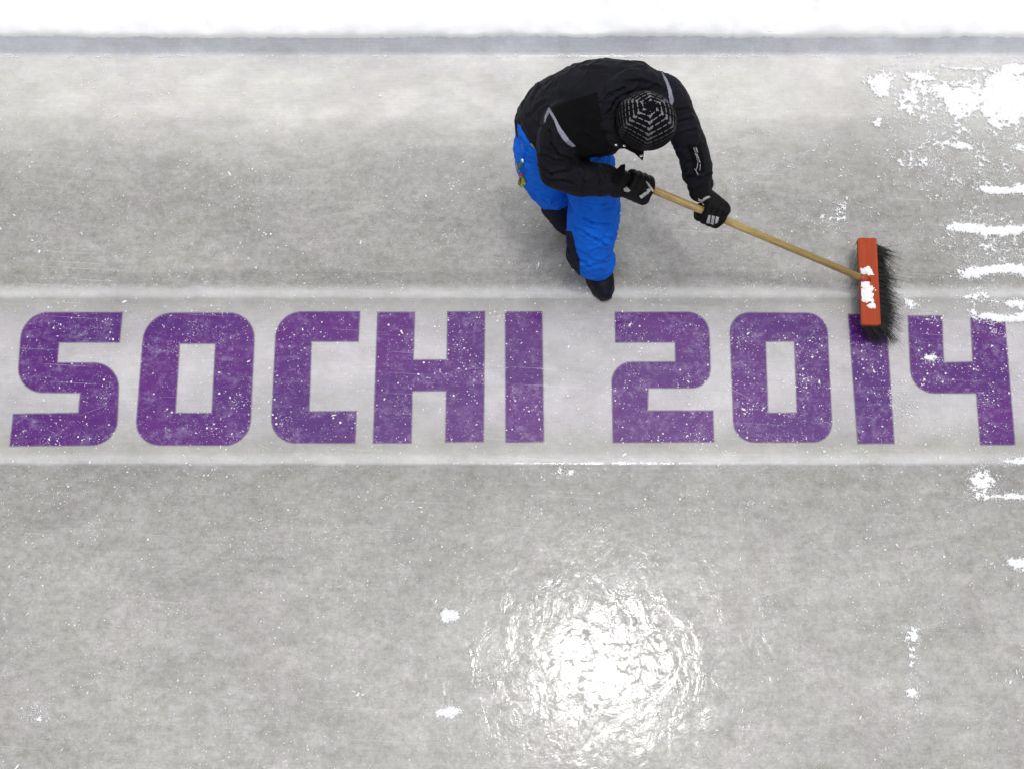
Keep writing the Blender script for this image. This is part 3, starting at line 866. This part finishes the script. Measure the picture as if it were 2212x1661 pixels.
# glove cuffs and the pale armour printed on them
for nm, wr, far in (('r', J['rwr'], J['relb']), ('l', J['lwr'], J['lelb'])):
    d = (far - wr).normalized(); m = MB(); m.tube([wr - d * .005, wr + d * .035], [.046, .052], Vector((0, 0, 1)), 20); m.build('glove_cuff', M_GLOVE, glove_r if nm == 'r' else glove_l)
for gv, bars in ((glove_r, [[(1394, 391), (1400, 395), (1412, 412), (1410, 416), (1400, 402)], [(1381, 424), (1389, 420), (1392, 425), (1385, 430)], [(1388, 419), (1399, 413), (1402, 418), (1393, 424)], [(1396, 411), (1402, 407), (1406, 412), (1402, 417)], [(1345, 404), (1352, 402), (1362, 412), (1357, 416), (1349, 414)]]),
                 (glove_l, [[(1530, 465), (1535, 466), (1533, 484), (1526, 482)], [(1538, 466), (1544, 468), (1541, 486), (1535, 484)], [(1547, 468), (1553, 470), (1550, 482), (1544, 484)], [(1508, 428), (1532, 424), (1534, 427), (1524, 432), (1516, 438), (1508, 434)]])):
    for q in bars: applique('glove_patch', [gv], [q], M_PRINT, gv, .0015, .6)

# pull-tab of the right glove standing up behind it
prism('pull_tab', [P(1326, 392, 1.0), P(1332, 370, 1.0), P(1343, 359, 1.01), P(1351, 357, 1.01), P(1350, 370, 1.0), P(1343, 388, .99), P(1336, 400, .98)], .008, M_JBLACK, glove_r)

# ------------------------------------------------------------------ charm hanging at the hip
tree = bvh_of([trousers])
def on_trousers(px, py, lift=.006):
    d = (P(px, py) - cam_loc).normalized(); hit, nrm, _, _ = tree.ray_cast(cam_loc, d)
    if hit is None: hit = P(px, py, .8); nrm = -d
    return hit + (nrm if nrm.dot(d) < 0 else -nrm) * lift
charm = empty('key_charm', on_trousers(1131, 340))
tag(charm, 'small green, red and yellow charm hanging from a steel clip on the blue trousers', 'charm')
def chld(m, name, mat):
    o = m.build(name, mat, charm); return o
m = MB(); m.tube([on_trousers(1136, 322), on_trousers(1134, 332), on_trousers(1132, 342)], [.002, .002, .002], seg=8); chld(m, 'cord', M_BLUE)
m = MB(); m.ball(on_trousers(1131, 345, .008), (.009, .012, .009)); chld(m, 'clip', M_STEEL)
m = MB(); m.tube([on_trousers(1131, 348), on_trousers(1127, 356), on_trousers(1122, 362)], [.006, .009, .004], seg=8); chld(m, 'ribbon', M_GREEN)
m = MB(); m.tube([on_trousers(1132, 356), on_trousers(1130, 374)], [.002, .002], seg=8); chld(m, 'cord', M_BLUE)
m = MB(); m.ball(on_trousers(1129.5, 376, .008), .008); chld(m, 'bead', M_RED)
m = MB(); m.tube([on_trousers(1129, 380, .008), on_trousers(1131, 388, .01), on_trousers(1130, 397, .01)], [.008, .016, .013], seg=10); m.tube([on_trousers(1127, 383, .008), on_trousers(1135, 394, .008)], [.006, .008], seg=8); chld(m, 'toy', M_YEL)
m = MB(); m.tube([on_trousers(1125, 384, .006), on_trousers(1122, 397, .006)], [.006, .008], seg=8); chld(m, 'tassel', M_LBROWN)

# ------------------------------------------------------------------ the broom
broom = empty('broom', P(1876, 610, 0))
tag(broom, 'push broom with long wooden handle, orange head and black bristles resting on the numeral 1', 'broom')
broot = Vector(broom.location)
# block frame: long axis from its north to its south end
ZT = .15
c1, c2, c3, c4 = P(1854, 515, ZT), P(1893, 513.5, ZT), P(1903, 698, ZT), P(1862, 705, ZT)
Lax = ((c4 + c3) / 2 - (c1 + c2) / 2); blen = Lax.length; Lax.normalize()
Wax = Vector((-Lax.y, Lax.x, 0)); 
if Wax.x < 0: Wax = -Wax
bc = (c1 + c2 + c3 + c4) / 4; bw = ((c2 - c1).length + (c3 - c4).length) / 2
tiltv = Vector((0, 0, 1))
bm = bmesh.new(); bmesh.ops.create_cube(bm, size=1)
for v in bm.verts: v.co = Vector((v.co.x * bw, v.co.y * blen, v.co.z * .030))
bmesh.ops.bevel(bm, geom=[e for e in bm.edges if abs(e.verts[0].co.z - e.verts[1].co.z) > .01], offset=.010, segments=4, profile=.5, affect='EDGES')
bmesh.ops.bevel(bm, geom=[e for e in bm.edges if abs(e.verts[0].co.z - e.verts[1].co.z) < .001 and len(e.link_faces) == 2 and e.calc_face_angle(0) > 1], offset=.0022, segments=2, profile=.6, affect='EDGES')
me = bpy.data.meshes.new('head_block'); bm.to_mesh(me); bm.free(); me.materials.append(M_ORANGE); me.materials.append(M_EDGE)
for p in me.polygons:
    if .2 < p.normal.z < .95 and random.random() < .8: p.material_index = 1
blk = bpy.data.objects.new('head_block', me); C.objects.link(blk); blk.parent = broom
Rm = Matrix((Wax, -Lax, Vector((0, 0, 1)))).transposed()
blk.matrix_parent_inverse = Matrix.Translation(-broot)
blk.matrix_basis = Matrix.Translation(bc - Vector((0, 0, .015))) @ Rm.to_4x4()
# bristles
vs, fs = [], []
def hair(p, q, r, bend):
    n = 4; b = len(vs); d = (q - p).normalized(); x = d.orthogonal().normalized(); y = d.cross(x)
    for i in range(n + 1):
        t = i / n; c = p.lerp(q, t) + bend * (4 * t * (1 - t)) * .5
        rr = r * (1 - .6 * t)
        for k in range(3):
            a = 2 * PI * k / 3; vs.append(c + x * rr * math.cos(a) + y * rr * math.sin(a))
    for i in range(n):
        for k in range(3):
            a = b + i * 3 + k; c_ = b + i * 3 + (k + 1) % 3; fs.append((a, c_, c_ + 3, a + 3))
for i in range(3600):
    u, v = random.uniform(-.44, .48), random.uniform(-.46, .48)
    p = bc + Wax * (bw * u) + Lax * (blen * v) + Vector((0, 0, -.028))
    # bristles splay outward, most towards the side the broom is pushed to
    e = max(0, abs(v) - .30) / .16
    out = Wax * (.055 + .055 * (u + .5) ** 1.5 + .012 * math.sin(v * 31 + 2 * math.sin(v * 13)) + random.gauss(0, .010)) + Lax * ((.058 * e if v > 0 else -.012 * e) + .008 + random.gauss(0, .012))
    out *= .76 + min(.7, random.expovariate(5.0))
    q = Vector((p.x, p.y, 0)) + out + Vector((0, 0, random.uniform(.003, .03)))
    hair(p, q, random.uniform(.0009, .0015), Vector((random.gauss(0, .006), random.gauss(0, .006), 0)) + out * .25)
for i in range(70):                # stray long bristles
    u, v = random.choice((.48, .48, .48, -.48)), random.uniform(-.49, .49)
    p = bc + Wax * (bw * u) + Lax * (blen * v) + Vector((0, 0, -.03))
    q = Vector((p.x, p.y, random.uniform(.01, .08))) + Wax * (random.uniform(.07, .15) * (1 if u > 0 else -.1)) + Lax * random.gauss(.02, .04)
    hair(p, q, .0011, Vector((0, 0, random.uniform(-.01, .02))))
br = mesh('bristles', vs, fs, M_BRISTLE, broom, False); br['kind'] = 'stuff'
# socket and handle
def cyl(name, a, b_, r0, r1, mat, parent, seg=24, rings=1):
    d = b_ - a; L = d.length; v, f = [], []
    for i in range(rings + 1):
        t = i / rings; r = r0 * (1 - t) + r1 * t
        for k in range(seg): v.append((r * math.cos(2 * PI * k / seg), r * math.sin(2 * PI * k / seg), t * L))
    for i in range(rings):
        for k in range(seg):
            q = i * seg + k; w_ = i * seg + (k + 1) % seg; f.append((q, w_, w_ + seg, q + seg))
    f.append(tuple(reversed(range(seg)))); f.append(tuple(rings * seg + k for k in range(seg)))
    me = bpy.data.meshes.new(name); me.from_pydata(v, [], f); me.update(); me.materials.append(mat)
    for p in me.polygons: p.use_smooth = len(p.vertices) == 4
    o = bpy.data.objects.new(name, me); C.objects.link(o); o.parent = parent
    o.matrix_parent_inverse = Matrix.Translation(-broot)
    o.matrix_basis = Matrix.Translation(a) @ d.to_track_quat('Z', 'Y').to_matrix().to_4x4()
    return o
S0 = H0 - haxis * .02 + haxis * 0; S0 = P(1876, 607, .137); S1 = H0.lerp(H1, .035)
hax2 = (H1 - S0).normalized()
cyl('handle', S0 + hax2 * .012, H1 + hax2 * .045, .0165, .0172, M_WOOD, broom)
cyl('socket', S0, S0 + hax2 * .062, .0175, .0185, flat('orange_worn_socket', (.36, .045, .015), .45), broom)
# packed snow stuck on the block
vs, fs = [], []
st = .003
z0 = ZT + .0006
def sd(u, v):      # u across (0..1), v along (0..1)
    d = 0
    for cu, cv, ru, rv, s2 in ((.36, .385, .40, .045, 1.3), (.22, .54, .34, .06, 1.4), (.30, .64, .42, .08, 1.5), (.25, .72, .38, .05, 1.2), (.55, .80, .30, .035, 1.1), (.62, .56, .12, .05, .6)):
        d = max(d, s2 * math.exp(-((u - cu) / ru) ** 2 - ((v - cv) / rv) ** 2))
    return d
nu, nv = int(bw * .94 / st), int(blen * .96 / st); idx = {}
def sv(i, j):
    if (i, j) not in idx:
        p = bc + Wax * ((i / nu - .5) * bw * .94) + Lax * ((j / nv - .5) * blen * .96)
        e = sd(i / nu, j / nv) + .45 * fb(p.x, p.y, 45, 3) + .1 * fb(p.x, p.y, 150, 3)
        vs.append((p.x, p.y, z0 + min(.012, max(0, e - .5) * .014))); idx[(i, j)] = (len(vs) - 1, e)
    return idx[(i, j)]
for i in range(nu):
    for j in range(nv):
        q = [sv(i, j), sv(i + 1, j), sv(i + 1, j + 1), sv(i, j + 1)]
        if sum(x[1] for x in q) / 4 > .5: fs.append(tuple(x[0] for x in q))
tag(mesh('packed_snow', vs, fs, M_SNOW), 'white snow stuck on top of the orange broom head', 'snow', kind='stuff')
